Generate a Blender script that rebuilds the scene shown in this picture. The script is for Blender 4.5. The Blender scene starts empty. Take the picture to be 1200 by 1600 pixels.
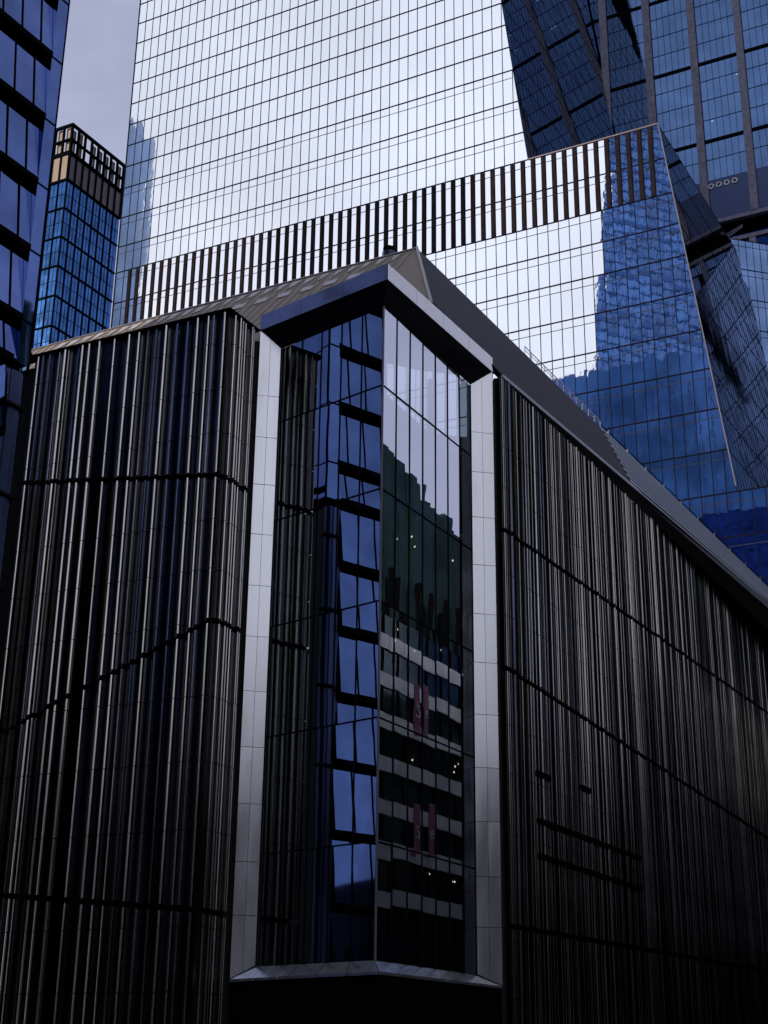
import bpy, math, random
from mathutils import Vector, Matrix
random.seed(7)
C = bpy.context.scene.collection
RAD = math.radians

# ------------------------------------------------------------------ camera
F_PX, PITCH, ROLL, EYE = 2275.8, RAD(21.2085), RAD(.7144), Vector((0, 0, 1.7))
cam_d = bpy.data.cameras.new('camera'); cam = bpy.data.objects.new('camera', cam_d); C.objects.link(cam)
fw = Vector((0, math.cos(PITCH), math.sin(PITCH)))
_r = Vector((1, 0, 0)); _u = Vector((0, -math.sin(PITCH), math.cos(PITCH)))
rt = _r*math.cos(ROLL) + _u*math.sin(ROLL); upv = -_r*math.sin(ROLL) + _u*math.cos(ROLL)
cam.matrix_world = Matrix(((rt.x, upv.x, -fw.x, EYE.x), (rt.y, upv.y, -fw.y, EYE.y), (rt.z, upv.z, -fw.z, EYE.z), (0, 0, 0, 1)))
cam_d.sensor_fit = 'VERTICAL'; cam_d.sensor_height = 24; cam_d.lens = 24*F_PX/1600
cam_d.clip_start = .5; cam_d.clip_end = 3000
bpy.context.scene.camera = cam

# ------------------------------------------------------------------ sky and sun
SUN = Vector((-.85, -.26, .46)).normalized()
world = bpy.data.worlds.new("World"); bpy.context.scene.world = world; world.use_nodes = True
wn, wl = world.node_tree.nodes, world.node_tree.links
wn.clear()
wo = wn.new('ShaderNodeOutputWorld'); sky = wn.new('ShaderNodeTexSky'); sky.sky_type = 'NISHITA'; sky.sun_disc = False
sky.sun_elevation = math.asin(SUN.z); sky.sun_rotation = math.atan2(SUN.x, SUN.y)
bsky = wn.new('ShaderNodeBackground'); bsky.inputs[1].default_value = .10; wl.new(sky.outputs[0], bsky.inputs[0])
bcl = wn.new('ShaderNodeBackground'); bcl.inputs[0].default_value = (.74, .79, 1, 1); bcl.inputs[1].default_value = 1.04
tc = wn.new('ShaderNodeTexCoord'); nz = wn.new('ShaderNodeTexNoise')
nz.inputs['Scale'].default_value = 2.6; nz.inputs['Detail'].default_value = 7; nz.inputs['Roughness'].default_value = .55
mp = wn.new('ShaderNodeMapping'); mp.inputs['Scale'].default_value = (1, 1, 2.2); mp.inputs['Location'].default_value = (3.1, .4, 0)
wl.new(tc.outputs['Generated'], mp.inputs[0]); wl.new(mp.outputs[0], nz.inputs['Vector'])
sx = wn.new('ShaderNodeSeparateXYZ'); wl.new(tc.outputs['Generated'], sx.inputs[0])
# cloud bank: thick to the south (behind the viewer), thin veil to the north
m1 = wn.new('ShaderNodeMapRange'); m1.inputs[1].default_value = .75; m1.inputs[2].default_value = -.35
m1.inputs[3].default_value = .09; m1.inputs[4].default_value = .52; wl.new(sx.outputs[1], m1.inputs[0])
m2 = wn.new('ShaderNodeMapRange'); m2.inputs[1].default_value = .32; m2.inputs[2].default_value = .70; m2.inputs[3].default_value = 0.0; m2.inputs[4].default_value = .50
wl.new(nz.outputs[0], m2.inputs[0])
ad = wn.new('ShaderNodeMath'); ad.operation = 'ADD'; ad.use_clamp = True; wl.new(m1.outputs[0], ad.inputs[0]); wl.new(m2.outputs[0], ad.inputs[1])
hzr = wn.new('ShaderNodeMapRange'); hzr.inputs[1].default_value = .78; hzr.inputs[2].default_value = .45; hzr.inputs[3].default_value = 0; hzr.inputs[4].default_value = .22   # haze thickens lower down
wl.new(sx.outputs[2], hzr.inputs[0]); ad2 = wn.new('ShaderNodeMath'); ad2.operation = 'ADD'; ad2.use_clamp = True; wl.new(ad.outputs[0], ad2.inputs[0]); wl.new(hzr.outputs[0], ad2.inputs[1])
ccol = wn.new('ShaderNodeMapRange'); ccol.data_type = 'FLOAT_VECTOR'; wl.new(sx.outputs[1], ccol.inputs['Vector'])
ccol.inputs[7].default_value = (-.2,)*3; ccol.inputs[8].default_value = (.6,)*3; ccol.inputs[9].default_value = (.80, .84, 1.0); ccol.inputs[10].default_value = (.73, .745, 1.0)
wl.new(ccol.outputs['Vector'], bcl.inputs[0])
nz2 = wn.new('ShaderNodeTexNoise'); nz2.inputs['Scale'].default_value = 3.4; nz2.inputs['Detail'].default_value = 5; wl.new(mp.outputs[0], nz2.inputs['Vector'])
cb = wn.new('ShaderNodeMapRange'); cb.inputs[1].default_value = .3; cb.inputs[2].default_value = .7; cb.inputs[3].default_value = .80; cb.inputs[4].default_value = 1.14
wl.new(nz2.outputs[0], cb.inputs[0]); wl.new(cb.outputs[0], bcl.inputs[1])
mixw = wn.new('ShaderNodeMixShader'); wl.new(ad2.outputs[0], mixw.inputs[0]); wl.new(bsky.outputs[0], mixw.inputs[1]); wl.new(bcl.outputs[0], mixw.inputs[2])
wl.new(mixw.outputs[0], wo.inputs[0])
sl = bpy.data.lights.new('sun', 'SUN'); sl.energy = 3.2; sl.angle = RAD(.5); sl.color = (1, .93, .82)
so = bpy.data.objects.new('sun', sl); C.objects.link(so)
so.rotation_euler = SUN.to_track_quat('Z', 'Y').to_euler(); so.location = (0, 0, 300)
sc = bpy.context.scene
sc.view_settings.view_transform = 'Standard'; sc.view_settings.look = 'None'; sc.view_settings.exposure = 0; sc.view_settings.gamma = 1
sc.render.engine = 'CYCLES'
try:
    sc.cycles.use_denoising = True; sc.cycles.denoiser = 'OPENIMAGEDENOISE'
except Exception: pass
sc.cycles.max_bounces = 8; sc.cycles.glossy_bounces = 6; sc.cycles.transparent_max_bounces = 12; sc.cycles.diffuse_bounces = 2
sc.cycles.sample_clamp_indirect = 6

# ------------------------------------------------------------------ survey helpers (plan geometry from bearings)
def hv(az): return Vector((math.sin(RAD(az)), math.cos(RAD(az)), 0))
UP = Vector((0, 0, 1))
def ray(px, py): return (rt*((px-600)/F_PX) - upv*((py-800)/F_PX) + fw).normalized()
def hit(px, py, p, n): d = ray(px, py); return EYE + d*((p-EYE).dot(n)/d.dot(n))
def at(px, py, D): d = ray(px, py); return EYE + d*(D/math.hypot(d.x, d.y))
def hz(px, py, z): d = ray(px, py); return EYE + d*((z-EYE.z)/d.z)
def proj(p):
    v = p-EYE; z = v.dot(fw)
    return (600+F_PX*v.dot(rt)/z, 800-F_PX*v.dot(upv)/z) if z > .1 else (1e5, 1e5)
AR, AL = 29.34, -62.8          # the two street bearings
R, L = hv(AR), hv(AL)

class Fr:
    """a facade plane: s along it, t up it, d out of it"""
    def __init__(s, o, u, n=None, v=None):
        s.o = Vector(o); s.u = Vector(u).normalized(); s.v = Vector(v) if v else Vector(UP)
        s.n = Vector(n).normalized() if n else s.u.cross(UP).normalized()
    def __call__(s, a, t, d=0): return s.o + s.u*a + s.v*t + s.n*d

# ------------------------------------------------------------------ mesh helpers
class MB:
    def __init__(s): s.v = []; s.f = []
    def poly(s, *p):
        i = len(s.v); s.v += [Vector(q) for q in p]; s.f.append(tuple(range(i, i+len(p)))); return s
    def hexa(s, b, t):
        i = len(s.v); s.v += [Vector(q) for q in list(b)+list(t)]; n = len(b)
        s.f.append(tuple(i+k for k in range(n))[::-1]); s.f.append(tuple(i+n+k for k in range(n)))
        for k in range(n): s.f.append((i+k, i+(k+1) % n, i+n+(k+1) % n, i+n+k))
        return s
    def box(s, fr, s0, s1, t0, t1, d0, d1):
        return s.hexa([fr(s0, t0, d0), fr(s1, t0, d0), fr(s1, t0, d1), fr(s0, t0, d1)], [fr(s0, t1, d0), fr(s1, t1, d0), fr(s1, t1, d1), fr(s0, t1, d1)])
    def prism(s, pts, z0, z1): return s.hexa([Vector((p[0], p[1], z0)) for p in pts], [Vector((p[0], p[1], z1)) for p in pts])
    def bar(s, a, b, w, h=None, up=UP):
        h = h or w; a, b = Vector(a), Vector(b); d = (b-a).normalized(); x = d.cross(up)
        x = (x if x.length > 1e-4 else d.cross(Vector((1, 0, 0)))).normalized()*w/2; y = d.cross(x).normalized()*h/2
        return s.hexa([a-x-y, a+x-y, a+x+y, a-x+y], [b-x-y, b+x-y, b+x+y, b-x+y])
    def tube(s, a, b, r, n=12, r2=None):
        a, b = Vector(a), Vector(b); r2 = r if r2 is None else r2; d = (b-a).normalized(); x = d.cross(UP)
        x = (x if x.length > 1e-4 else Vector((1, 0, 0))).normalized(); y = d.cross(x)
        c = [(math.cos(2*math.pi*k/n), math.sin(2*math.pi*k/n)) for k in range(n)]
        return s.hexa([a+x*r*p+y*r*q for p, q in c], [b+x*r2*p+y*r2*q for p, q in c])

def obj(name, mb, mat, parent=None, smooth=False, kind=None, label=None):
    me = bpy.data.meshes.new(name); off = parent.location if parent else Vector((0, 0, 0))
    if parent and parent.parent: off = off + parent.parent.location
    me.from_pydata([tuple(v-off) for v in mb.v], [], mb.f); me.validate(); me.materials.append(mat)
    if smooth: me.polygons.foreach_set('use_smooth', [True]*len(me.polygons))
    o = bpy.data.objects.new(name, me); C.objects.link(o)
    if parent: o.parent = parent
    if kind: o['kind'] = kind
    if label: o['label'] = label
    return o
def thing(name, label, cat, loc, group=None):
    o = bpy.data.objects.new(name, None); C.objects.link(o); o.location = loc; o.empty_display_size = 1
    o['label'] = label; o['category'] = cat
    if group: o['group'] = group
    return o
def pane(fr, s0, s1, t0, t1, d=0, tilt=.001, s2=None, s3=None):
    """one sheet of glass set a hair out of true, as glaziers leave it"""
    a, b = random.gauss(0, tilt), random.gauss(0, tilt); w, h = (s1-s0)/2, (t1-t0)/2
    s2 = s1 if s2 is None else s2; s3 = s0 if s3 is None else s3
    return [fr(s0, t0, d-a*w-b*h), fr(s1, t0, d+a*w-b*h), fr(s2, t1, d+a*w+b*h), fr(s3, t1, d-a*w+b*h)]
def glazing(root, quads, mat, n=96, name='window_pane', rest='glazing'):
    def area(q):
        p = [proj(v) for v in q]; cx = sum(a for a, b in p)/4; cy = sum(b for a, b in p)/4
        if not (-20 < cx < 1220 and -20 < cy < 1620): return 0
        return abs(sum(p[i][0]*p[(i+1) % 4][1]-p[(i+1) % 4][0]*p[i][1] for i in range(4)))/2
    qs = sorted(quads, key=area, reverse=True)
    k = min(n, sum(1 for q in qs if area(q) > 0))
    for q in qs[:k]: obj(name, MB().poly(*q), mat, root)
    if qs[k:]:
        m = MB()
        for q in qs[k:]: m.poly(*q)
        obj(rest, m, mat, root, kind='stuff')

# ------------------------------------------------------------------ materials
def mat(name, col, rough=.5, metal=0, bump=None, var=None, spec=.5, emit=None):
    """bump=(scale, distance[, stretch]); var=(scale, amount[, stretch])"""
    m = bpy.data.materials.new(name); m.use_nodes = True; N, K = m.node_tree.nodes, m.node_tree.links
    b = N['Principled BSDF']; b.inputs['Base Color'].default_value = (*col, 1); b.inputs['Roughness'].default_value = rough
    b.inputs['Metallic'].default_value = metal; b.inputs['Specular IOR Level'].default_value = spec
    t = N.new('ShaderNodeTexCoord')
    def noise(sc_, st, det=3):
        mpn = N.new('ShaderNodeMapping'); mpn.inputs['Scale'].default_value = st; K.new(t.outputs['Object'], mpn.inputs[0])
        n = N.new('ShaderNodeTexNoise'); n.inputs['Scale'].default_value = sc_; n.inputs['Detail'].default_value = det; K.new(mpn.outputs[0], n.inputs['Vector']); return n
    if bump:
        bp = N.new('ShaderNodeBump'); bp.inputs['Strength'].default_value = 1; bp.inputs['Distance'].default_value = bump[1]
        K.new(noise(bump[0], bump[2] if len(bump) > 2 else (1, 1, 1), 2).outputs[0], bp.inputs['Height']); K.new(bp.outputs[0], b.inputs['Normal'])
    if var:
        n = noise(var[0], var[2] if len(var) > 2 else (1, 1, 1), 6); r = N.new('ShaderNodeMapRange')
        r.inputs[1].default_value = .3; r.inputs[2].default_value = .7; r.inputs[3].default_value = 1-var[1]; r.inputs[4].default_value = 1+var[1]
        K.new(n.outputs[0], r.inputs[0]); mx = N.new('ShaderNodeVectorMath'); mx.operation = 'SCALE'; mx.inputs[0].default_value = col
        K.new(r.outputs[0], mx.inputs['Scale']); K.new(mx.outputs[0], b.inputs['Base Color'])
        r2 = N.new('ShaderNodeMapRange'); r2.inputs[1].default_value = .3; r2.inputs[2].default_value = .7
        r2.inputs[3].default_value = max(.02, rough*.8); r2.inputs[4].default_value = min(1, rough*1.2); K.new(n.outputs[0], r2.inputs[0]); K.new(r2.outputs[0], b.inputs['Roughness'])
    if emit: b.inputs['Emission Color'].default_value = (*emit[0], 1); b.inputs['Emission Strength'].default_value = emit[1]
    return m
def see_through(name, tint, refl, bump=None, gloss=(1, 1, 1), rough=.0):
    m = bpy.data.materials.new(name); m.use_nodes = True; N, K = m.node_tree.nodes, m.node_tree.links; N.clear()
    o = N.new('ShaderNodeOutputMaterial'); g = N.new('ShaderNodeBsdfGlossy'); g.inputs['Roughness'].default_value = rough; g.inputs[0].default_value = (*gloss, 1)
    t = N.new('ShaderNodeBsdfTransparent'); t.inputs[0].default_value = (*tint, 1); x = N.new('ShaderNodeMixShader')
    lw = N.new('ShaderNodeFresnel'); lw.inputs[0].default_value = 1.5; r = N.new('ShaderNodeMapRange')
    r.inputs[3].default_value = refl; r.inputs[4].default_value = 1; K.new(lw.outputs[0], r.inputs[0]); K.new(r.outputs[0], x.inputs[0])
    K.new(t.outputs[0], x.inputs[1]); K.new(g.outputs[0], x.inputs[2]); K.new(x.outputs[0], o.inputs[0])
    if bump:
        tcn = N.new('ShaderNodeTexCoord'); n = N.new('ShaderNodeTexNoise'); n.inputs['Scale'].default_value = bump[0]; n.inputs['Detail'].default_value = 1; K.new(tcn.outputs['Object'], n.inputs['Vector'])
        bp = N.new('ShaderNodeBump'); bp.inputs['Distance'].default_value = bump[1]; K.new(n.outputs[0], bp.inputs['Height']); K.new(bp.outputs[0], g.inputs['Normal'])
    return m

M_mirror = mat('silver coated glass', (.93, .95, .96), .015, 1, bump=(1.1, .0022, (1, 1, .5)))
M_navy = mat('darkened facet glass', (.042, .062, .16), .03, 1, bump=(1.1, .0012, (1, 1, .6)))  # same tower glass; the darker reflection on the side facets is put into this colour
M_blue = mat('blue coated glass', (.095, .145, .35), .03, 1, bump=(.5, .0012), var=(.35, .22))
M_rear = mat('dark blue glass', (.07, .125, .25), .03, 1, bump=(.6, .0016), var=(.3, .15))
M_deep = mat('deep blue glass', (.035, .11, .30), .04, 1, bump=(.6, .004), var=(.5, .35))
M_sky_tower = mat('cobalt glass', (.075, .20, .52), .12, .25, bump=(.25, .01), var=(.1, .4))
M_grid = mat('dark mullion metal', (.013, .012, .016), .6, 0, spec=0)
M_black = mat('black metal', (.006, .006, .007), .6, 0, spec=0)
M_edge = mat('pale edge trim', (.55, .5, .52), .35, .7)
M_trim = mat('muted edge trim', (.20, .16, .16), .5, .5)
M_brown = mat('brown stone stripe', (.026, .019, .021), .7, 0, bump=(3, .01), var=(1.5, .25), spec=0)
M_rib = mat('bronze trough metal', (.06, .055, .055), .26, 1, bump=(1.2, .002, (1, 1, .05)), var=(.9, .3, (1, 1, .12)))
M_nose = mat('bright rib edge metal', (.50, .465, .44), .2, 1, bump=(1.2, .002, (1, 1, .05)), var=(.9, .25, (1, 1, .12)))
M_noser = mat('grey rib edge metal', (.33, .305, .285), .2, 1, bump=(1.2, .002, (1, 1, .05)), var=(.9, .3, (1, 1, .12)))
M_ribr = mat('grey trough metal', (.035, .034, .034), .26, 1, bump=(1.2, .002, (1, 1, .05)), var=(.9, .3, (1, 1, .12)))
M_back = mat('black backing', (.008, .008, .009), .7)
M_alu = mat('brushed aluminium', (.74, .73, .75), .24, .85, bump=(2, .0015, (1, 1, .1)), var=(1.1, .15, (1, 1, .18)))
M_fascia = mat('grey fascia metal', (.62, .60, .60), .2, .9, var=(1, .12))
M_soffit = mat('dark soffit', (.018, .016, .02), .35, .3, var=(1, .3))
M_roof = mat('brown roof mesh', (.27, .21, .16), .55, .2, bump=(9, .01), var=(3, .2))
M_roofd = mat('charcoal roof', (.03, .027, .031), .6, .2, bump=(8, .02), var=(2, .2))
M_gutter = mat('pale gutter metal', (.55, .56, .62), .4, .3, var=(1, .1))
M_roofs = mat('seamed roof metal', (.36, .33, .36), .5, .2, var=(2, .15))
M_stone = mat('grey granite', (.20, .19, .25), .75, 0, bump=(2.5, .02), var=(1.4, .35))
M_louver = mat('charcoal louvre', (.045, .06, .12), .3, .9)
M_tan = mat('tan metal panel', (.36, .25, .16), .7, 0, var=(.6, .15))
M_mauve = mat('mauve panel', (.13, .115, .14), .5, .3, var=(.6, .2))
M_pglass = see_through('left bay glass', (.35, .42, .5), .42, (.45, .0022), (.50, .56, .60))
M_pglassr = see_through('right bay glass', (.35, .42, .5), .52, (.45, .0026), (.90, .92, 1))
M_inner = mat('dark interior', (.03, .032, .038), .8)
M_lamp = mat('warm downlight', (1, .8, .6), .5, emit=((1, .78, .55), 5))
M_asph = mat('asphalt', (.05, .05, .052), .85, bump=(20, .01), var=(2, .2))
M_pave = mat('concrete pavement', (.22, .21, .2), .8, bump=(8, .01), var=(1, .15))
M_curb = mat('granite kerb', (.25, .25, .25), .8, var=(2, .1))
M_office = mat('green office glass', (.045, .08, .085), .08, .6, bump=(.4, .003), var=(.25, .5))
M_band = mat('pale spandrel', (.80, .82, .88), .5, .2, bump=(.5, .02), var=(.5, .15))
M_masonry = mat('warm masonry', (.12, .09, .075), .8, var=(.5, .3))
M_teal = mat('teal glass', (.03, .055, .06), .1, .4, var=(.2, .4))
M_pink = mat('pink banner', (.36, .14, .22), .7, var=(1, .1))
M_white = mat('white lettering', (.8, .8, .8), .6)
M_pod = mat('blue grey ribbed metal', (.10, .12, .24), .35, .9, var=(.6, .3, (1, 1, .2)))
M_dapple_trim = mat('pale dapple and hip trim', (.50, .47, .46), .4, .2)  # pale tone for the light dapples built on the roof, and the hip trim

# ------------------------------------------------------------------ ground, roads
m = MB().poly((-1500, -1500, 0), (1500, -1500, 0), (1500, 1500, 0), (-1500, 1500, 0)); obj('ground', m, M_asph, kind='structure')

def pxy(v): return (v.x, v.y)
# ================================================================== RIBBED STORE
K = Vector((-.15, 65, 0)); C1 = Vector((-8.22, 67.39, 0)); E1 = Vector((-6.95, 69.65, 0)); S0 = Vector((6.462, 74.119, 0))
A_, B_, C_ = Vector((-6.75, 69.38, 0)), Vector((.02, 63.82, 0)), Vector((6.03, 73.96, 0))
KL, KR = K + hv(-49.58)*7.16, K + R*10.02
FL = Fr(C1, hv(-63.8), n=-hv(-63.8+90)); FE = Fr(C1, R, n=-Vector((-R.y, R.x, 0))); FE.n = Vector((R.y, -R.x, 0)); FR = Fr(S0, R, n=Vector((R.y, -R.x, 0)))
store = thing('department_store', 'black store clad in vertical metal ribs, with a tall glass bay at its corner', 'store', (0, 66, 0))
JOINTS = [37.25, 34.6, 32.15, 27.4, 24.8, 22.1, 18.45, 15.35, 12.2, 7.9, 5.1]

def profile(length, seed, flip=False, wide=.46, nose=.13):
    """plan section of the rib cladding: shallow concave troughs between sharp noses"""
    rnd = random.Random(seed); tro, nos = [], []; s = 0
    while s < length-.05:
        w = min(rnd.choice([.12, .16, .3, wide, wide, wide*1.7]), length-s); depth = rnd.uniform(.04, .12); n = 6; tw = rnd.uniform(-.05, .05)
        tro.append([(s+k/n*w, -depth*math.sin(math.pi*k/n)**.8 - .03 + tw*(k/n-.5)) for k in range(n+1)]); s += w
        if s < length-.25:
            nw = nose*(rnd.choice([.45, .5, .6, 1.3]) if flip else rnd.uniform(.6, 1.2)); nd = rnd.uniform(.08, .2) if nw > .07 else rnd.uniform(.05, .09)
            sh = [(s, -.06), (s+.01, nd*.75), (s+nw*.35, nd), (s+nw*.7, nd*.9), (s+nw, nd*.45), (s+nw+.004, -.06)]
            if flip: sh = [(2*s+nw-a, b) for a, b in reversed(sh)]
            nos.append(sh); s += nw+.004
    return tro, nos

def cladding(root, fr, length, prof, lo, hi, mts, joints=JOINTS, gap=.035):
    for name, runs, mt in zip(('rib_cladding', 'rib'), prof, mts):
        m = MB()
        for run in runs:
            for (a, da), (b, db) in zip(run, run[1:]):
                c = (a+b)/2; z0, z1 = lo(c), hi(c); cuts = [z0]
                for j in sorted(joints):
                    if z0+.3 < j < z1-.3: cuts += [j-gap/2, j+gap/2]
                cuts.append(z1)
                for i in range(0, len(cuts), 2):
                    u0, u1 = cuts[i], cuts[i+1]
                    l0, l1 = (lo(a), lo(b)) if i == 0 else (u0, u0); h0, h1 = (hi(a), hi(b)) if i == len(cuts)-2 else (u1, u1)
                    m.poly(fr(a, l0, da), fr(b, l1, db), fr(b, h1, db), fr(a, h0, da))
        obj(name, m, mt, root)

lin = lambda a, b: (lambda s: a+b*s)
g1 = lin(29.73, .132); g2 = lin(22.2, -.37); g3 = lin(8.6, .095)
pf = profile(12.7, 3, wide=.5, nose=.15)
for lo, hi in ((lambda s: g1(s)+.14, lin(39.02, 0)), (lambda s: g2(s)+.14, lambda s: g1(s)-.14), (lambda s: g3(s)+.14, lambda s: g2(s)-.14), (lin(3.4, 0), lambda s: g3(s)-.14)):
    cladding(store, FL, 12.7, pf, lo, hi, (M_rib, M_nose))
pe = profile(2.45, 12, wide=.42, nose=.14)
e1 = lin(29.75, -.02); e2 = lin(22.2, .0); e3 = lin(8.6, 0)
for lo, hi in ((lambda s: e1(s)+.14, lin(39.02, 0)), (lambda s: e2(s)+.14, lambda s: e1(s)-.14), (lambda s: e3(s)+.14, lambda s: e2(s)-.14), (lin(3.4, 0), lambda s: e3(s)-.14)):
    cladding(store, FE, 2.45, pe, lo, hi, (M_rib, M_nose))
pr = profile(82, 21, True, wide=.36, nose=.105)
r1 = lin(29.55, .0215); r2 = lin(21.8, -.039); r3 = lin(8.69, .018)
for lo, hi in ((lambda s: r1(s)+.14, lin(38.74, 0)), (lambda s: r2(s)+.14, lambda s: r1(s)-.14), (lambda s: r3(s)+.14, lambda s: r2(s)-.14), (lin(2.6, 0), lambda s: r3(s)-.14)):
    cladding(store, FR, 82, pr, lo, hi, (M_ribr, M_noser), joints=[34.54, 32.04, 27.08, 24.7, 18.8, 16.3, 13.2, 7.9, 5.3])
# dark core walls right behind the ribs
ins = .32
def corner(*a): return a
flE = FL(18.4, 0, -ins); c1i = C1 + (-FL.n-FE.n)*ins*1.05; e1i = E1 + R*.05 - FE.n*ins
s0i = S0 - FR.n*ins - R*.02; frE = FR(82.2, 0, -ins)
BK = [Vector((-4.5, 80, 0)), Vector((9, 83, 0))]
m = MB()
m.prism([pxy(v) for v in (flE, c1i, e1i, KL + Vector((-.15, .25, 0)), BK[0], Vector((-14, 112, 0)), Vector((-30, 100, 0)))], 0, 38.6)
m.prism([pxy(v) for v in (s0i, frE, Vector((20, 175, 0)), Vector((-14, 112.02, 0)), Vector((-4.49, 80.05, 0)), Vector((9, 83, 0)), KR + Vector((.2, .35, 0)))], 0, 38.6)
obj('core_wall', m, M_back, store)
obj('coping', MB()  .box(FL, -.16, 18.4, 39.02, 39.14, -.5, .2).box(FE, .0, 2.6, 39.02, 39.14, -.5, .18), M_black, store)
# louvre slots low on the long side
for s0, s1, z0, z1 in ((3.5, 19.2, 14.25, 14.5), (3.5, 19.1, 12.43, 12.67), (3.4, 5.3, 16.75, 17.0), (9.8, 11.2, 17.05, 17.3)):
    obj('louvre_slot', MB().box(FR, s0, s1, z0, z1, -.1, .215), M_black, store)
# ---- corner bay
bay_z = [6.38, 11.38, 16.94, 22.49, 28.15, 33.68, 38.04]
fK = Fr(K, hv(-49.58), n=-hv(40.42)); fKr = Fr(K, R, n=Vector((R.y, -R.x, 0)))
for fr, step, n, last in ((fK, 1.40, 5, 7.16), (fKr, 1.4314, 7, 10.02)):
    ss = [step*i for i in range(n+1)]
    if last-ss[-1] > .08: ss.append(last)
    for i in range(len(ss)-1):
        for z0, z1 in zip(bay_z, bay_z[1:]):
            obj('glass_pane', MB().poly(*pane(fr, ss[i]+.02, ss[i+1]-.02, z0+.02, z1-.02, 0, .0016)), M_pglass if fr is fK else M_pglassr, store)
    for s in ss[1:]: obj('mullion', MB().box(fr, s-.028, s+.028, 6.3, 38.04, -.16, .035), M_grid, store)
    for z in bay_z[1:-1]: obj('transom', MB().box(fr, .03, last, z-.035, z+.035, -.12, .03), M_grid, store)
obj('corner_post', MB().prism([pxy(K + (-hv(-49.58)-R)*.02 + q) for q in (fK.n*.07, -fK.n*.05-fKr.n*.05, fKr.n*.07, (fK.n+fKr.n)*.07)], 6.3, 38.05), M_edge, store)
# interior: floors, columns, downlights
for z in bay_z[1:-1]+[8.9]:
    if z == 8.9: continue
    obj('floor_slab', MB().prism([pxy(v) for v in (K+Vector((0, .7, 0)), KR+Vector((-.5, .5, 0)), Vector((8.4, 82.5, 0)), Vector((-4.3, 79.5, 0)), KL+Vector((.5, .5, 0)))], z-.32, z-.02), M_inner, store)
for x, y in ((-.2, 69.5), (-3.2, 72.5), (2.6, 73.2)):
    obj('column', MB().tube((x, y, 6.3), (x, y, 38), .28, 16), M_inner, store, smooth=False)
random.seed(5)
for z in bay_z[1:-2]:
    for k in range(9):
        f = random.random(); g = random.random()
        p = K.lerp(KR if k % 2 else KL, .15+.7*f) + Vector((0, 1.2+3.5*g, 0))
        obj('downlight', MB().tube((p.x, p.y, z-.42), (p.x, p.y, z-.34), random.choice([.018, .03, .035]), 8), M_lamp, store)
# pilasters of light metal panels flanking the bay
def pilaster(a, b, back, zb_a, zb_b, zt_a, zt_b):
    fr = Fr(a, (b-a)); w = (b-a).length
    if fr.n.y > 0: fr.n = -fr.n
    root = obj('pilaster', MB().prism([pxy(v) for v in (a-fr.n*.03, b-fr.n*.03, b+back, a+back)], 5.9, 38.06), M_black, store)
    zs = [5.7, 8.6, 11.03, 13.73, 16.45, 19.2, 21.97, 24.62, 27.36, 30.1, 32.76, 35.15, 38.02, 38.9]
    m = MB()
    for i in range(2):
        x0, x1 = (w*i/2+.008, w*(i+1)/2-.008)
        for k in range(len(zs)-1):
            t0, t1 = zs[k]+.012, zs[k+1]-.012
            q = pane(fr, x0, x1, t0, t1, .0, .004)
            if k == 0: q[0].z = zb_a+(zb_b-zb_a)*i/2+.02; q[1].z = zb_a+(zb_b-zb_a)*(i+1)/2+.02
            if k >= len(zs)-3:
                tp = [zt_a+(zt_b-zt_a)*i/2-.01, zt_a+(zt_b-zt_a)*(i+1)/2-.01]
                if k == len(zs)-2: continue
                if k == len(zs)-3: q[3].z, q[2].z = tp
            m.poly(*q)
    obj('panel_cladding', m, M_alu, root)
pilaster(A_, KL+Vector((-.03, -.03, 0)), Vector((.0, .6, 0)), 5.78, 6.38, 39.0, 38.06)
pilaster(C_, KR+Vector((.03, -.03, 0)), Vector((.05, .6, 0)), 5.88, 6.38, 39.0, 38.06)
# sloped sill in two wings
def sill(a, b, c, d):
    m = MB(); n = 5
    for k in range(n):
        f0, f1 = k/n, (k+1)/n
        lo0, lo1 = a.lerp(b, f0), a.lerp(b, f1-.004); hi0, hi1 = d.lerp(c, f0), d.lerp(c, f1-.004)
        m.poly(lo0, lo1, hi1, hi0); m.poly(lo0-UP*.12, lo1-UP*.12, lo1, lo0)
    obj('sill', m, M_alu, store)
Z = lambda v, z: Vector((v.x, v.y, z))
sill(Z(A_, 5.77), Z(B_, 5.83), Z(K, 6.36), Z(KL, 6.36)); sill(Z(B_, 5.83), Z(C_, 5.87), Z(KR, 6.36), Z(K, 6.36))
cen = Vector((0, 69, 0))
obj('base_wall', MB().prism([pxy(v.lerp(cen, .012)) for v in (A_, B_, C_, KR+Vector((.3, 1, 0)), KL+Vector((-.3, 1, 0)))], 0, 5.6), M_black, store)
# canopy
cn = [A_, B_, C_]
m = MB().prism([pxy(v) for v in (A_, B_, C_, C_+Vector((.1, .9, 0)), Vector((2, 74, 0)), A_+Vector((.2, .8, 0)))], 39.02, 39.82)
can = obj('canopy', m, M_soffit, store)
m = MB()
for (a, b, cuts) in ((A_, B_, 3), (B_, C_, 4)):
    d = (b-a).normalized(); n = Vector((d.y, -d.x, 0))
    for k in range(cuts):
        p, q = a.lerp(b, k/cuts)+d*(.008 if k else 0), a.lerp(b, (k+1)/cuts)-d*(.008 if k < cuts-1 else 0)
        m.poly(Z(p+n*.03, 38.97), Z(q+n*.03, 38.97), Z(q+n*.03, 39.87), Z(p+n*.03, 39.87)); m.poly(Z(p+n*.03, 39.87), Z(q+n*.03, 39.87), Z(q-n*.4, 39.87), Z(p-n*.4, 39.87))
        m.poly(Z(p+n*.03, 38.97), Z(q+n*.03, 38.97), Z(q-n*.05, 38.97), Z(p-n*.05, 38.97))
obj('fascia', m, M_fascia, can)
m = MB()
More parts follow.
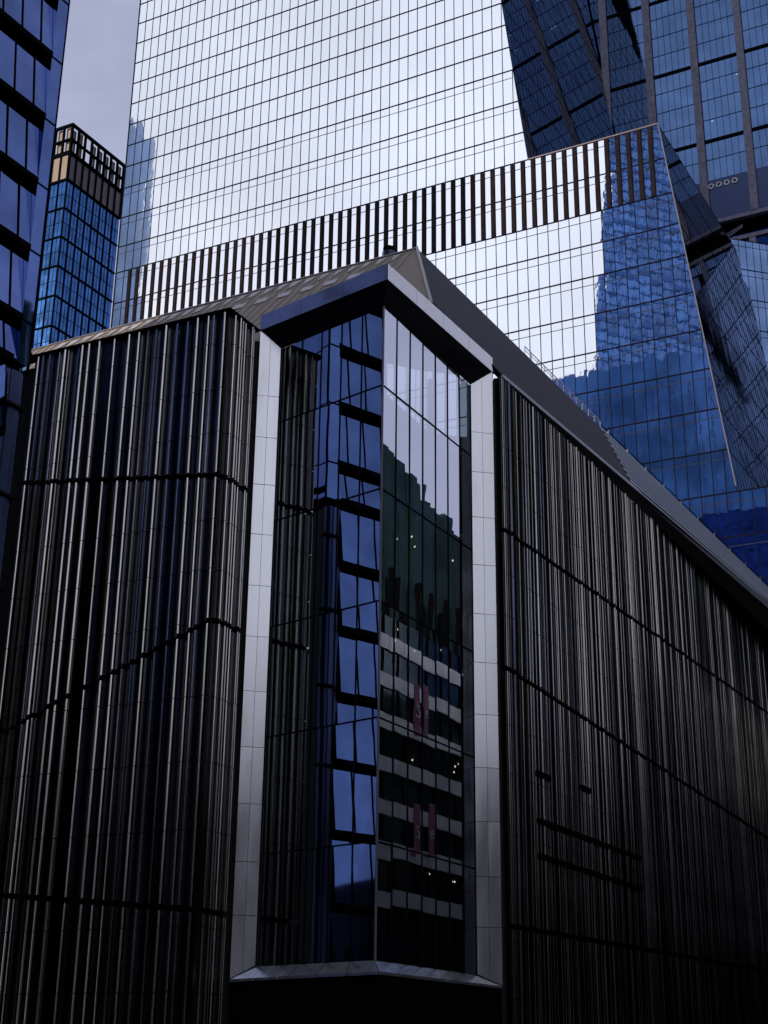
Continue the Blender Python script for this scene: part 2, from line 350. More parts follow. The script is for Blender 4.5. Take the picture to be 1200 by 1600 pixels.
for a, b, c, d in ((A_, B_, K, KL), (B_, C_, KR, K)):
    m.hexa([Z(a, 38.965), Z(b, 38.965), Z(c, 38.05), Z(d, 38.05)], [Z(a, 39.0), Z(b, 39.0), Z(c, 38.09), Z(d, 38.09)])
obj('soffit', m, M_soffit, can)
# ---- roof facets
pit = RAD(48); inn = hv(26.2); upr = inn*math.cos(pit)+UP*math.sin(pit); nL = hv(-63.8).cross(upr).normalized()
Hb = at(677, 472, 70.8)
apex = hit(652, 388, Hb, nL)
lp = lambda x, y: hit(x, y, Hb, nL)
lowp = lambda p, z: p - upr*((p.z-z)/upr.z)
LE = lp(48, 548); LE2 = lp(62, 561)
lo1, lo2 = lowp(Hb, 38.7), lowp(LE2, 38.7)
th = -Vector(nL)*.25 if nL.y < 0 else Vector(nL)*.25
m = MB().hexa([apex, LE, LE2, lo2, lo1, Hb], [p+th for p in (apex, LE, LE2, lo2, lo1, Hb)])
roof_l = obj('sloped_roof', m, M_roof, store, label='brown mesh roof slope rising behind the canopy')
nf = -th.normalized()
m = MB()   # diagonal seams
for k in range(46):
    t = (k+.3)/46; top = apex.lerp(LE, t)-upr*.02
    bot = lowp(top, 38.9)
    m.bar(top+nf*.02, bot+nf*.02, .05, .05, nf)
obj('roof_seam', m, mat('tan seam', (.30, .26, .21), .5, .4), roof_l)
for i in range(26):   # bright light dapples below the ridge, built as pale plates
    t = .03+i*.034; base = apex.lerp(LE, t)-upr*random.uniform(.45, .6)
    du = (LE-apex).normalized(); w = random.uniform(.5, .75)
    obj('light_dapple', MB().hexa([base+nf*.02, base+du*w+nf*.02, base+du*w*.8-upr*1.2+nf*.02, base+du*.25-upr*.9+nf*.02], [base+nf*.06, base+du*w+nf*.06, base+du*w*.8-upr*1.2+nf*.06, base+du*.25-upr*.9+nf*.06]), M_dapple_trim, roof_l)
for i in range(9):  # second row of reflected sunlight spots, also modelled as pale plates
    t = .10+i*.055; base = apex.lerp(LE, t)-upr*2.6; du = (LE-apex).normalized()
    obj('light_dapple', MB().hexa([base+nf*.02, base+du*.9+nf*.02, base+du*.8-upr*.9+nf*.02, base-upr*.8+nf*.02], [base+nf*.06, base+du*.9+nf*.06, base+du*.8-upr*.9+nf*.06, base-upr*.8+nf*.06]), M_dapple_trim, roof_l)
obj('ridge_trim', MB().bar(apex+nf*.04, LE+nf*.04, .10, .10, nf), M_edge, roof_l)
obj('hip_trim', MB().bar(apex+nf*.05, Hb+nf*.05-upr*.3, .16, .16, nf), M_dapple_trim, roof_l)
G1 = hit(784, 585, S0, FR.n); G2 = hz(1000, 768, 39.4); G3 = hz(1200, 939, 39.4)
nR = (G2-G1).cross(apex-G1).normalized()
rp = lambda x, y: hit(x, y, G1, nR)
rA = rp(938, 668)
bk = Vector((R.y, -R.x, 0))*-.3 - UP*.1
def slab(name, pts, mt, b=bk, parent=store, **k): return obj(name, MB().hexa(pts, [p+b for p in pts]), mt, parent, **k)
roof_r = slab('sloped_roof', [apex, Hb, G1, rp(985, 755), rA], M_roofd, label='smooth charcoal roof slope above the long wall')
rE = at(1203, 922, math.hypot(G3.x, G3.y)+5); Gx = G1.lerp(G2, .93)
gE = G3 + (G3-G2).normalized()*40; rE2 = rE + (rE-rA).normalized()*40
roof_s = slab('sloped_roof', [rA, Gx, gE, rE2], M_roofd, label='striped standing seam roof slope')
nS = (Gx-rA).cross(gE-rA).normalized(); nS = nS if nS.y < 0 else -nS
m = MB()
for k in range(10):
    f = (k+.5)/10; p, q = rA.lerp(Gx, f)+nS*.10, rE2.lerp(gE, f)+nS*.10
    e1_, e2_ = (Gx-rA)*.028, (gE-rE2)*.028
    m.hexa([p-e1_, q-e2_, q+e2_, p+e1_], [p-e1_-nS*.08, q-e2_-nS*.08, q+e2_-nS*.08, p+e1_-nS*.08])
obj('roof_seam', m, M_gutter, roof_s)
gd = (G2-G1).normalized()
obj('gutter', MB().bar(G1-UP*.10, G2-UP*.10, .16, .20).bar(G2-UP*.10, gE-UP*.10, .10, .12), M_gutter, store)
Wt = lambda s: FR(s, 38.76, -.5)
m = MB(); m.hexa([G1-UP*.2, Wt(.1), Wt(20), G2-UP*.2], [G1-UP*.16, Wt(.1)+UP*.04, Wt(20)+UP*.04, G2-UP*.16])
m.hexa([G2-UP*.2, Wt(20.02), Wt(86), gE-UP*.2], [G2-UP*.16, Wt(20.02)+UP*.04, Wt(86)+UP*.04, gE-UP*.16])
obj('eaves_soffit', m, mat('brown grey soffit', (.13, .11, .11), .6, .1, var=(1.5, .2)), store)
M_fold = mat('brown tiled soffit', (.20, .145, .115), .6, 0, bump=(5, .02), var=(2, .35))
sf = [hz(1086, 876, 39.0), Wt(38), Wt(58), Wt(86), hz(1200, 944, 39.0)+(G3-G2).normalized()*30, hz(1200, 944, 39.0)]
obj('folded_soffit', MB().hexa([p-UP*.06 for p in sf], [p-UP*.01 for p in sf]), M_fold, store)
obj('soffit_trim', MB().bar(sf[0]-UP*.05, sf[5]-UP*.05, .06).bar(sf[5]-UP*.05, sf[4]-UP*.05, .06), M_edge, store)
# guard rail on the ridge
rail = thing('guard_rail', 'thin metal guard rail running along the dark roof ridge', 'railing', rp(818, 548))
a, b = rp(820, 552), rA; rf = obj('handrail', MB().bar(a+UP*.55, b+UP*.5, .05).bar(a+UP*.28, b+UP*.26, .03), M_edge, rail)
for k in range(13):
    p = a.lerp(b, k/12); obj('post', MB().bar(p-UP*.05, p+UP*.55, .05), M_edge, rail)
rail2 = thing('guard_rail', 'low pipe rail on brackets above the striped roof', 'railing', rA)
a, b = rA, rE2; obj('handrail', MB().bar(a+UP*.3, b+UP*.25, .05), M_grid, rail2)
for k in range(24):
    p = a.lerp(b, (k+.4)/24); obj('bracket', MB().bar(p-UP*.05, p+UP*.36, .10), M_edge, rail2)
# roof vent
vp = at(608, 402, 86); vent = thing('roof_vent', 'small dark cylindrical vent poking above the brown roof ridge', 'vent', vp)
m = MB().tube(vp-UP*2.2, vp+UP*.35, .48, 8); obj('vent_body', m, mat('blue grey vent', (.06, .07, .11), .3, .6), vent)
obj('vent_cap', MB().tube(vp+UP*.35, vp+UP*.42, .45, 8).tube(vp+UP*.43, vp+UP*.72, .42, 8).tube(vp+UP*.73, vp+UP*.85, .08, 6), M_black, vent)

# ================================================================== GREAT MIRROR TOWER
T0 = Vector((36.88, 165.95, 0)); nT = -hv(AL+90); TF = Fr(T0, L, n=nT)
tower = thing('mirror_tower', 'huge silvery glass tower mirroring bright clouds above the black store', 'skyscraper', TF(40, 0, 0))
low = [123.45, 117.75, 112.1, 107.16, 102.2, 96.5, 90.9, 85.25, 79.6, 73.9, 68.2, 62.5, 56.8, 51.1, 45.4]
hi = [123.45, 128.3, 133.9, 139.65]
while hi[-1] < 214: hi.append(hi[-1]+4.24)
sl_low = lambda z: (123.4-z)*-.12+.17 if z > 68.3 else -17.5; sl_hi = lambda z: 19.16+.121*(z-123.45); SE = 91.2
step = 1.5525; cols = [1.02+step*k for k in range(-12, 59)]+[SE]
def curtain(t0, t1, edge, quads, bars):
    e0, e1 = edge(t0), edge(t1)
    if t1 < 68.4: e1 = e0
    elif t0 < 68.4: e0 = (123.4-t0)*-.12+.17
    em = max(e0, e1)
    cs = [c for c in cols if c > em+.02]
    q = pane(TF, e0, cs[0], t0, t1, 0, .0012, s2=cs[0], s3=e1); quads.append(q)
    for a, b in zip(cs, cs[1:]): quads.append(pane(TF, a, b, t0, t1, 0, .0022))
    for c in cs: bars.box(TF, c-.045, c+.045, t0, t1, -.05, .05)
quads = []; bars = MB(); subs = MB(); tr = MB()
for a, b in zip(low[1:], low):
    curtain(a, b, sl_low, quads, bars); subs.box(TF, sl_low(b)+.05, SE, b-1.25, b-1.17, -.02, .03)
    tr.box(TF, sl_low(b)+.02, SE, b-.075, b+.075, -.06, .07)
for i, (a, b) in enumerate(zip(hi, hi[1:])):
    curtain(a, b, sl_hi, quads, bars); e = sl_hi(b)
    if i < 3: subs.box(TF, e, SE, b-1.4, b-1.32, -.02, .03)
    tr.box(TF, e, SE, b-.075, b+.075, -.06, .07)
glazing(tower, quads, M_mirror, 96)
obj('mullion', bars, M_grid, tower); obj('transom', tr, M_grid, tower); obj('glazing_bar', subs, mat('grey glazing bar', (.05, .05, .065), .7, 0, spec=.1), tower)
for k in range(57):   # brown stripes of the mechanical storeys
    s = 1.10+1.5525*k
    if s+.58 < SE: obj('stone_stripe', MB().box(TF, s, s+.58, 112.15, 123.3, .02, .12), M_brown, tower)
obj('edge_trim', MB().bar(TF(.17, 123.45, .06), TF(19.1, 123.45, .06), .16, .2), M_trim, tower)
obj('edge_trim', MB().bar(TF(sl_low(123.4)-.02, 123.4, .05), TF(sl_low(68.9)-.02, 68.9, .05), .12, .12), M_trim, tower)
# receding lower facet (leans outward downwards) and upper facet (leans back)
def facet(o, vz, rs, ts, mt, top=None, navy=96):
    fr = Fr(o, R, v=vz); fr.n = R.cross(Vector(vz)).normalized(); fr.n = fr.n if fr.n.x > 0 else -fr.n
    qs = []; b = MB(); t = MB()
    for z0, z1 in zip(ts, ts[1:]):
        for r0, r1 in zip(rs, rs[1:]):
            if top and r0 > top(z1): continue
            qs.append(pane(fr, r0, r1, z0, z1, 0, .0012)); b.box(fr, r0-.03, r0+.03, z0, z1, -.04, .025)
        t.box(fr, 0, (min(rs[-1], top(z1)+1.5) if top else rs[-1]), z1-.05, z1+.05, -.04, .03)
    return fr, qs, b, t
vlow = (-L*-.12 if False else Vector((L.x*.12, L.y*.12, 1)))
rs = [1.55*k for k in range(27)]
frl, q1, b1, t1 = facet(TF(.17, 123.4, 0) - 0*UP, vlow, rs, [z-123.4 for z in reversed(low) if z > 68], M_navy, top=lambda t: 35.8 if t > -2.5 else 41)
frl2, q2, b2, t2 = facet(TF(19.16, 123.45, 0), Vector((L.x*.121, L.y*.121, 1)), [1.55*k for k in range(34)], [z-123.45 for z in hi], M_navy)
glazing(tower, q1+q2, M_navy, 90, 'facet_pane', 'facet_glazing')
b1.v += []; obj('mullion', b1, M_black, tower); obj('mullion', b2, M_black, tower); obj('transom', t1, M_black, tower); obj('transom', t2, M_black, tower)
# solid body behind the glass
def tbody(sa, z, r, d): return TF(sa, z, -d)+R*0
def quadring(z, e, depth, inset=.15):
    a = TF(e+inset, z, -inset); b = TF(SE-inset, z, -inset); back = R*depth
    return [a, b, b+back, a+back]
m = MB(); m.hexa(quadring(45, -17.5, 40.2), quadring(68.1, -17.5, 40.2)); m.hexa(quadring(68.2, sl_low(68.5), 40.2), quadring(123.3, sl_low(123.3), 35.6)); m.hexa(quadring(123.35, sl_hi(123.4), 50), quadring(214, sl_hi(214), 50))
m.hexa(quadring(214.2, sl_hi(214), 50), quadring(340, sl_hi(340), 50))
obj('tower_core', m, M_black, tower)
obj('tower_base', MB().hexa([TF(s, 0, d)+R*r for s, d, r in ((-9.4, -.4, 0), (SE, -.4, 0), (SE, -.4, 40), (-9.4, -.4, 40))], [TF(s, 45, d)+R*r for s, d, r in ((-9.2, -.4, 0), (SE, -.4, 0), (SE, -.4, 40), (-9.2, -.4, 40))]), M_black, tower)

# ================================================================== REAR TOWER WITH GRANITE PIERS
RR0 = Vector((55.64, 214.92, 0)); ur = -hv(-62.55); RF = Fr(RR0, ur); RF.n = -RF.n if RF.n.y > 0 else RF.n
rear = thing('granite_pier_tower', 'dark blue tower with grey granite piers behind the silvery tower', 'skyscraper', RF(20, 0, 0))
piers = [-1.36+8.28*k for k in range(-3, 10)]
qs = []; b = MB(); t = MB(); hb = MB()
floors = [147.5+4.15*k for k in range(0, 34)]
for z0, z1 in zip(floors, floors[1:]):
    for pa, pb in zip(piers, piers[1:]):
        n = 6; w = (pb-pa-1.3)/n
        for k in range(n):
            a = pa+1.3+w*k; qs.append(pane(RF, a, a+w, z0, z1, 0, .0016)); b.box(RF, a-.03, a+.03, z0, z1, -.03, .04)
    t.box(RF, piers[0], piers[-1], z1-.05, z1+.05, -.05, .06)
for k in range(0, 9):
    z = 155.5+k*16.6; hb.box(RF, piers[0], piers[-1], z-.30, z+.30, -.1, .18)
lowz = [z for z in range(60, 136, 4)]
for z0, z1 in zip(lowz, lowz[1:]):
    for pa, pb in zip(piers, piers[1:]):
        for k in range(6):
            w = (pb-pa-1.3)/6; a = pa+1.3+w*k; qs.append(pane(RF, a, a+w, z0, z1, 0, .0016))
glazing(rear, qs, M_rear, 96)
obj('mullion', b, M_black, rear); obj('transom', t, M_black, rear); obj('spandrel_beam', hb, M_black, rear)
for pz in piers: obj('granite_pier', MB().box(RF, pz, pz+1.25, 139.3, 300, -.2, .7), M_stone, rear)
for z in (138.75, 134.5): obj('granite_beam', MB().box(RF, piers[0], piers[-1]+1, z-.35, z+.35, -.2, .75), M_stone, rear)
for pz in (5.9, 14.2): obj('granite_pier', MB().box(RF, pz+.3, pz+1.35, 100, 134.1, -.2, .7), M_stone, rear)
obj('louvre_panel', MB().box(RF, piers[0], piers[-1]+1, 139.15, 147.45, -.3, -.05), M_louver, rear)
obj('recess_wall', MB().box(RF, piers[0], piers[-1]+1, 132.1, 139.1, -3, -2), M_rear, rear)
obj('tower_core', MB().box(RF, piers[0]-.2, piers[-1]+1.2, 0, 300, -40, -3.1).box(RF, piers[0]-.2, piers[-1]+1.2, 0, 132, -3, -.3).box(RF, piers[0]-.2, piers[-1]+1.2, 139.2, 300, -3, -.35), M_black, rear)
M_ring = mat('pale vent ring', (.65, .6, .52), .4, .5)
for s in (.42, 1.77, 3.14, 4.53):
    m = MB(); n = 20
    for k in range(n):
        a0, a1 = 2*math.pi*k/n, 2*math.pi*(k+1)/n; P = lambda a, r, d: RF(s+r*math.cos(a), 146.3+r*math.sin(a), d)
        m.poly(P(a0, .34, .12), P(a1, .34, .12), P(a1, .5, .12), P(a0, .5, .12)); m.poly(P(a0, .5, .12), P(a1, .5, .12), P(a1, .5, -.05), P(a0, .5, -.05)); m.poly(P(a0, .34, .12), P(a1, .34, .12), P(a1, .34, -.05), P(a0, .34, -.05))
    obj('vent_ring', m, M_ring, rear)
random.seed(3)
for k in range(16):
    s = random.uniform(-16, 10); z = random.choice(floors[1:14])+3.6
    obj('ceiling_light', MB().box(RF, s, s+.25, z, z+.18, .05, .09), mat('cool lamp', (.6, .8, .9), .5, emit=((.6, .85, 1), .6)) if k == 0 else bpy.data.materials['cool lamp'], rear)
# low glass block in front of it
g0 = at(1142, 373, 208); LB = Fr(Vector((g0.x, g0.y, 0)), hv(75)); LB.n = -LB.n if LB.n.y > 0 else LB.n
lowb = thing('glass_block', 'lower pale blue glass block tucked between the silvery tower and granite tower', 'building', LB(10, 0, 0))
zz = [127.1-5.35*k for k in range(0, 16)][::-1]; qs = []; b = MB(); t = MB()
for z0, z1 in zip(zz, zz[1:]):
    for k in range(16): qs.append(pane(LB, 1.25*k, 1.25*k+1.25, z0, z1, 0, .002)); b.box(LB, 1.25*k-.03, 1.25*k+.03, z0, z1, -.03, .04)
    t.box(LB, 0, 20, z1-.06, z1+.06, -.05, .06); t.box(LB, 0, 20, z1-1.15, z1-1.09, -.05, .04)
glazing(lowb, qs, mat('pale blue glass', (.12, .19, .35), .05, 1, bump=(.5, .004), var=(.2, .3)), 40); obj('mullion', b, M_grid, lowb); obj('transom', t, M_grid, lowb)
obj('core_wall', MB().box(LB, 0, 20, 0, 127, -10, -.12), M_black, lowb)
bm_ = at(1140, 372, 207.0); boom = thing('lattice_boom', 'small steel lattice boom jutting out beside the glass block', 'boom', bm_)
p0, p1 = at(1128, 374, 207.5), at(1160, 353, 205.5)
m = MB()
for o_ in (UP*.35, UP*-.35): m.bar(p0+o_, p1+o_*.5, .16)
for k in range(8):
    f, g = k/8, (k+1)/8; m.bar(p0.lerp(p1, f)+UP*.33*(1 if k % 2 else -1)*(1-f*.5), p0.lerp(p1, g)-UP*.33*(1 if k % 2 else -1)*(1-g*.5), .1)
obj('lattice', m, M_stone, boom)

# ================================================================== SMALL FAR TOWER
c = at(114, 195, 260); c = Vector((c.x, c.y, 0)); SRf = Fr(c, hv(29.8), n=Vector((hv(29.8).y, -hv(29.8).x, 0))); SLf = Fr(c, L, n=nT)
far = thing('crowned_tower', 'slim blue glass tower with a tan lattice crown, far off between two towers', 'skyscraper', c)
zl = [184.2, 177.5, 170.9, 164.3, 157.6, 150.9, 144.2]
while zl[-1] > 20: zl.append(zl[-1]-6.7)
qs = []; 
for fr, n, w in ((SRf, 8, 2.07), (SLf, 5, 2.15)):
    b = MB(); t = MB()
    for z1, z0 in zip(zl[2:], zl[3:]):
        for k in range(n): qs.append(pane(fr, k*w, (k+1)*w, z0, z1, 0, .003)); b.box(fr, k*w-.10, k*w+.10, z0, z1, -.05, .18); b.box(fr, k*w+w/2-.03, k*w+w/2+.03, z0, z1, -.05, .05)
        t.box(fr, -.2, n*w, z1-.15, z1+.15, -.1, .2); t.box(fr, 0, n*w, (z0+z1)/2-.04, (z0+z1)/2+.04, -.1, .06)
    obj('mullion', b, M_black, far); obj('transom', t, M_black, far)
    # crown: solid tan or mauve panels below, open lattice above
    for k in range(n):
        obj('crown_panel', MB().box(fr, k*w+.2, (k+1)*w-.2, 171.2, 177.2, -.2, .02), M_tan if fr is SLf else M_mauve, far)
        if fr is SLf or random.random() < .3: obj('crown_panel', MB().box(fr, k*w+.5, (k+1)*w-.4, 177.9, 184.0, -.6, -.4), M_tan, far)
        elif random.random() < .9: obj('crown_panel', MB().box(fr, k*w+.55, (k+1)*w-.35, 178.2, 183.6, -.6, -.4), mat('pale mauve panel', (.34, .30, .36), .5, .2), far)
    m = MB()
    for k in range(n+1): m.box(fr, k*w-.16, k*w+.16, 171, 184.4, -.3, .22)
    for z, h in ((171, .25), (177.5, .45), (180.8, .18), (184.3, .3)): m.box(fr, -.2, n*w, z-h, z+h, -.3, .24)
    obj('crown_lattice', m, M_black, far)
glazing(far, qs, M_deep, 70)
obj('tower_core', MB().hexa([SLf(10.7, 0, -.2), SLf(.2, 0, -.2)+R*.2, SRf(16.5, 0, -.2), SRf(16.5, 0, -.2)+L*10.5], [SLf(10.7, 171, -.2), SLf(.2, 171, -.2)+R*.2, SRf(16.5, 171, -.2), SRf(16.5, 171, -.2)+L*10.5]), M_black, far)

# ================================================================== NEAR BLUE SHINGLED TOWER
LT0 = Vector((-17.92, 65.56, 0)); LT = Fr(LT0, -hv(30.35), n=Vector((hv(30.35).y, -hv(30.35).x, 0)))
blue = thing('shingled_glass_tower', 'blue glass tower stepped at every floor by black ledges, beside the sky gap', 'tower', LT(20, 0, 0))
M_ret = mat('pale return glass', (.40, .45, .66), .05, 1)
rec = .42; zf = [34.67]+[37.05+4.03*k for k in range(0, 19)]
sw = [.80]+[1.70+1.43*k for k in range(0, 46)]
qs = []; fins = MB()
for i, (z0, z1) in enumerate(zip(zf, zf[1:])):
    zt = z1
    v = Vector(UP*(zt-z0)) - LT.n*rec
    fr = Fr(LT(0, z0, 0), LT.u, n=LT.n, v=v); 
    for a, b_ in zip(sw, sw[1:]):
        q = pane(fr, a+.02, b_-.02, 0, 1, 0, .0); j = random.gauss(0, .006); q[2] += LT.n*j; q[3] -= LT.n*j; qs.append(q)
    for a in sw[1:]: fins.box(fr, a-.035, a+.035, 0, 1, -.05, .05)
    qs.append([LT(0.02, z0, 0), LT(.80, z0, 0), LT(.80, zt, 0), LT(0.02, zt, 0)])          # flush end pane
    obj('return_pane', MB().poly(LT(.80, z0, 0), LT(.80, zt, 0), LT(.80, zt, -rec)), M_ret, blue)
    obj('ledge', MB().box(LT, .78, sw[-1], z1-.02, z1+.30, -rec-.05, .03).box(LT, .8, sw[-1], z1-.12, z1-.02, -rec-.05, -rec+.12), M_black, blue)
    obj('transom', MB().box(LT, 0, .80, z1-.04, z1+.04, -.06, .035), M_black, blue)
obj('ledge', MB().box(LT, .78, sw[-1], 34.6, 34.75, -rec-.3, .03), M_black, blue)
glazing(blue, qs, M_blue, 80); obj('mullion', fins, M_black, blue)
ztop = zf[-1]
bn = LT(0, 0, -.02)
obj('corner_trim', MB().box(LT, -.05, .02, 34.2, ztop, -.12, .03), M_black, blue)
m = MB(); m.hexa([LT(.06, 34.2, -.5), LT(sw[-1], 34.2, -.5), LT(sw[-1], 34.2, -28), LT(.06, 34.2, -28)], [LT(.06, ztop, -.5), LT(sw[-1], ztop, -.5), LT(sw[-1], ztop, -28), LT(.06, ztop, -28)])
obj('tower_core', m, M_black, blue)
# rear wall of the same blue glass
m = MB()
bf = Fr(LT(.05, 0, 0), -LT.n, n=-LT.u)
for i, (z0, z1) in enumerate(zip(zf, zf[1:])):
    for k in range(18): m.poly(*pane(bf, .02+1.5*k, 1.5+1.5*k, z0+.05, z1-.05, .0, .002))
obj('rear_glazing', m, M_blue, blue, kind='stuff')
lz = [34.6-4.03*k for k in range(0, 8)]; sw2 = [1.2+1.43*k for k in range(0, 45)]
m = MB(); fins = MB(); led = MB()
for z1, z0 in zip(lz, lz[1:]):
    fr = Fr(LT(0, z0, .12), LT.u, n=LT.n, v=UP*(z1-z0)-LT.n*rec)
    for a, b_ in zip(sw2, sw2[1:]): m.poly(*pane(fr, a+.02, b_-.02, 0, 1, 0, .0)); fins.box(fr, a-.035, a+.035, 0, 1, -.05, .05)
    led.box(LT, 1.18, sw2[-1], z1-.1, z1+.25, -rec-.05, .15)
obj('lower_glazing', m, M_blue, blue, kind='stuff'); obj('mullion', fins, M_black, blue); obj('ledge', led, M_black, blue)
# podium: dark ribbed panels with shelf ledges
m = MB(); s = .12; rnd = random.Random(2)
while s < 1.05:
    w = rnd.choice([.18, .25, .4]); d = rnd.uniform(-.25, -.05); m.hexa([LT(s, 2, d-.2), LT(s+w, 2, d-.2), LT(s+w, 2, d), LT(s, 2, d+.06)], [LT(s, 34.2, d-.2), LT(s+w, 34.2, d-.2), LT(s+w, 34.2, d), LT(s, 34.2, d+.06)]); s += w+.02
obj('podium_cladding', m, M_pod, blue)
for z in (32.3, 27.6, 22.9, 18.2): obj('podium_ledge', MB().box(LT, -.03, 1.15, z-.07, z+.07, -.4, .12), M_grid, blue)
obj('podium_core', MB().box(LT, .1, 60, 0, 34.1, -28, -.46), M_back, blue)

# ================================================================== NEIGHBOURS SEEN IN THE GLASS (they stand across the streets)
OF = Fr(Vector((43.2, 93.4, 0)), R, n=Vector((-R.y, R.x, 0)))
off = thing('banded_office', 'green glass office with pale spandrel bands, mirrored in the corner bay', 'building', OF(10, 0, 0))
obj('office_wall', MB().box(OF, -45, 70, 0, 37, -22, 0), M_office, off)
for z in (34.7, 31.5, 28.2, 24.8, 21.4, 18.2, 14.6): 
    m = MB()
    for k in range(-22, 35): m.box(OF, 2*k+.02, 2*k+1.98, z-.58, z+.58, 0, .18)
    obj('spandrel_cladding', m, M_band, off)
m = MB()
for k in range(-45, 70, 2): m.box(OF, k-.04, k+.04, 12, 37, 0, .12)
obj('mullion', m, M_black, off)
tb = thing('teal_tower', 'dark teal slab block with a ragged roofline, mirrored in the corner bay', 'building', OF(10, 0, -30))
m = MB(); rnd = random.Random(8); s = -60
while s < 90:
    w = rnd.uniform(.8, 2.6); m.box(OF, s, s+w, 0, 76-max(-10, min(10, (s-36)*.28))+rnd.uniform(-.7, .7), -50, -24-rnd.uniform(0, 1.5)); s += w+.01
obj('tower_wall', m, M_teal, tb)
m = MB()
for k in range(40): m.box(OF, -60+k*3.7, -60+k*3.7+.5, 0, 58, -24, -23.4)
obj('pier_cladding', m, M_black, tb)
# hanging banners that read "Se" in the mirror
def hit_refl(px, py, fr, D=None):
    h = hit(px, py, fr.o, fr.n); d = ray(px, py); r = d-fr.n*(2*d.dot(fr.n)); t = ((OF.o-h).dot(OF.n))/r.dot(OF.n); q = h+r*t
    return (q-OF.o).dot(OF.u), q.z
def letter(ch, s, z, h, root):
    cu = bpy.data.curves.new('letter', 'FONT'); cu.body = ch; cu.size = h*1.35; cu.extrude = .02; cu.align_x = 'CENTER'
    o = bpy.data.objects.new('tmp', cu); me = bpy.data.meshes.new_from_object(o)
    off_ = root.location
    for v in me.vertices:
        p = OF(s+v.co.x*.8, z+v.co.y, .32+v.co.z); v.co = p-off_
    me.materials.append(M_white); ob = bpy.data.objects.new('letter', me); C.objects.link(ob); ob.parent = root
for row, (y1, y2) in enumerate(((1085, 1140), (1270, 1330))):
    for ch, x in (('S', 646), ('e', 666)):
        s, zc = hit_refl(x, (y1+y2)/2, fKr); z1 = hit_refl(x, y1-14, fKr)[1]; z0 = hit_refl(x, y2+10, fKr)[1]
        bn = thing('banner', 'pink banner with white letter %s, %s one mirrored in the bay' % (ch, ('upper', 'lower')[row]), 'banner', OF(s, zc, .2), 'hanging banners')
        obj('cloth', MB().box(OF, s-.48, s+.48, z0, z1, .2, .26), M_pink, bn); letter(ch, s, zc-.55, 1.15, bn)
# blocks behind the viewer
mb = thing('masonry_block', 'brown masonry block across the street behind the viewer', 'building', (0, -60, 0))
obj('masonry_wall', MB().prism([(-140, -90), (120, -90), (120, -55), (-140, -55)], 0, 48), M_masonry, mb)
m = MB(); m2 = MB()
for k in range(-44, 40):
    for z in range(5, 40, 4): m2.prism([(k*3, -55.02), (k*3+1.5, -55.02), (k*3+1.5, -54.9), (k*3, -54.9)], z, z+2.2)
obj('window', m2, M_teal, mb, kind='stuff')
def refl_T(px, py, t):
    h = hit(px, py, TF.o, TF.n); d = ray(px, py); r = d-TF.n*(2*d.dot(TF.n)); r /= math.hypot(r.x, r.y); return h+r*t
def mirror_block(name, label, pts_near, depth, mt, zb, parts=True):
    """a block whose corners stand where its mirror image is seen"""
    root = thing(name, label, 'skyscraper', Vector((pts_near[0].x, pts_near[0].y, 0)))
    return root
# cobalt tower mirrored in the right of the silvery tower: tapering corner
a = refl_T(952, 235, 290); b2 = refl_T(929, 545, 290); zt = a.z+45
far_pt = refl_T(1190, 560, 330)
e_top = a+(a-b2)*(45/(a.z-b2.z)); e_bot = b2+(b2-a)*(b2.z/(a.z-b2.z))
cob = thing('cobalt_tower', 'tapering cobalt glass tower mirrored in the silvery tower', 'skyscraper', (e_bot.x, e_bot.y, 0))
w_dir = Vector((far_pt.x-b2.x, far_pt.y-b2.y, 0)).normalized(); _h = hit(940, 400, TF.o, TF.n); dep = Vector((b2.x-_h.x, b2.y-_h.y, 0)).normalized()
W = 170
q = [e_bot, e_bot+w_dir*W, e_bot+w_dir*W+dep*30, e_bot+dep*30]; q2 = [e_top, e_top+w_dir*W, e_top+w_dir*W+dep*30, e_top+dep*30]
obj('tower_wall', MB().hexa([Z(v, 0) for v in q], [Z(v, e_top.z) for v in q2]), M_sky_tower, cob)
m = MB(); m2 = MB(); fd = -dep
nfl = int(e_top.z/4.2)
for k in range(1, nfl):
    f = k*4.2/e_top.z; p = Z(e_bot, 0).lerp(Z(e_top, e_top.z), f); m.bar(p+fd*.1, p+w_dir*W+fd*.1, .5, .45 if k % 5 else 1.8)
for k in range(0, 56):
    m2.bar(Z(e_bot, 0)+w_dir*k*3+fd*.1, Z(e_top, e_top.z)+w_dir*k*3+fd*.1, .3)
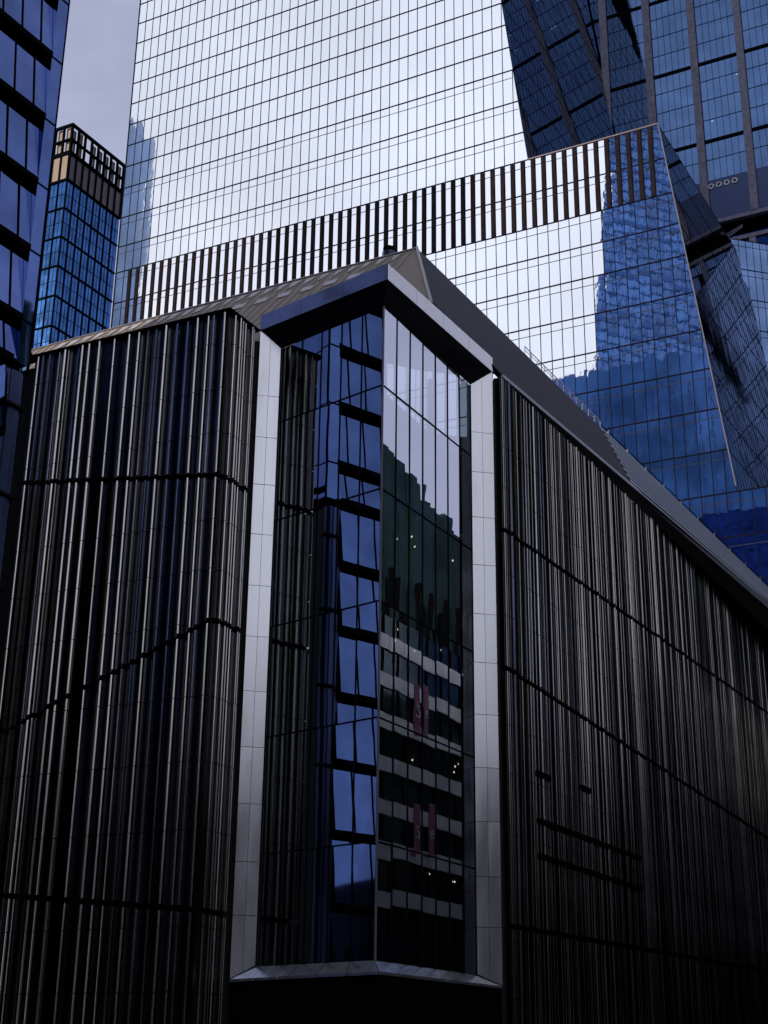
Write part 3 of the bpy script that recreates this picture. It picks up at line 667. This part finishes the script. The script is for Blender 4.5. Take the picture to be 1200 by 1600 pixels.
obj('transom', m, mat('navy spandrel', (.035, .09, .26), .3, .8), cob); obj('mullion', m2, bpy.data.materials['navy spandrel'], cob)
# lower shoulder block
a = refl_T(855, 590, 240); b3 = refl_T(905, 572, 240); c3 = refl_T(1195, 640, 240)
wd = Vector((c3.x-a.x, c3.y-a.y, 0)).normalized(); dp = Vector((a.x-_h.x, a.y-_h.y, 0)).normalized()
sh = thing('shoulder_block', 'lower blue glass block mirrored at the foot of the silvery tower', 'building', (a.x, a.y, 0))
m = MB(); hts = [(0, 12, a.z-1), (12, 26, (a.z+b3.z)/2), (26, 200, b3.z)]
for u0, u1, h in hts:
    p = [Z(a, 0)+wd*u0, Z(a, 0)+wd*u1, Z(a, 0)+wd*u1+dp*25, Z(a, 0)+wd*u0+dp*25]; m.prism([pxy(v) for v in p], 0, h)
obj('block_wall', m, M_sky_tower, sh)
m = MB()
for k in range(1, 20): m.bar(Z(a, k*4.3)-dp*.1, Z(a, k*4.3)+wd*200-dp*.1, .5, .5)
for k in range(0, 60): m.bar(Z(a, 0)+wd*(k*3.3)-dp*.1, Z(a, min(a.z-1, 200))+wd*(k*3.3)-dp*.1, .3)
obj('transom', m, bpy.data.materials['navy spandrel'], sh)
# pale curved tower mirrored at the far end
a = refl_T(237, 230, 300); b4 = refl_T(150, 185, 300)
cv = thing('rounded_tower', 'pale rounded tower mirrored at the edge of the silvery tower', 'skyscraper', (a.x, a.y, 0))
m = MB(); cc = Vector((a.x, a.y, 0)).lerp(Vector((b4.x, b4.y, 0)), .5); rad = (Vector((a.x, a.y, 0))-cc).length
zt = a.z
m.tube(Z(cc, 0), Z(cc, zt), rad, 28).tube(Z(cc, zt), Z(cc, zt+6), rad*.95, 28, rad*.8).tube(Z(cc, zt+6), Z(cc, zt+14), rad*.7, 20, rad*.4)
obj('tower_wall', m, mat('pale tower glass', (.24, .34, .52), .3, .5, var=(.06, .3)), cv)
# kerbs and pavement round the store
m = MB().prism([(-60, 50), (8, 50), (60, 140), (20, 150)], .004, .13); obj('pavement', m, M_pave, kind='structure')
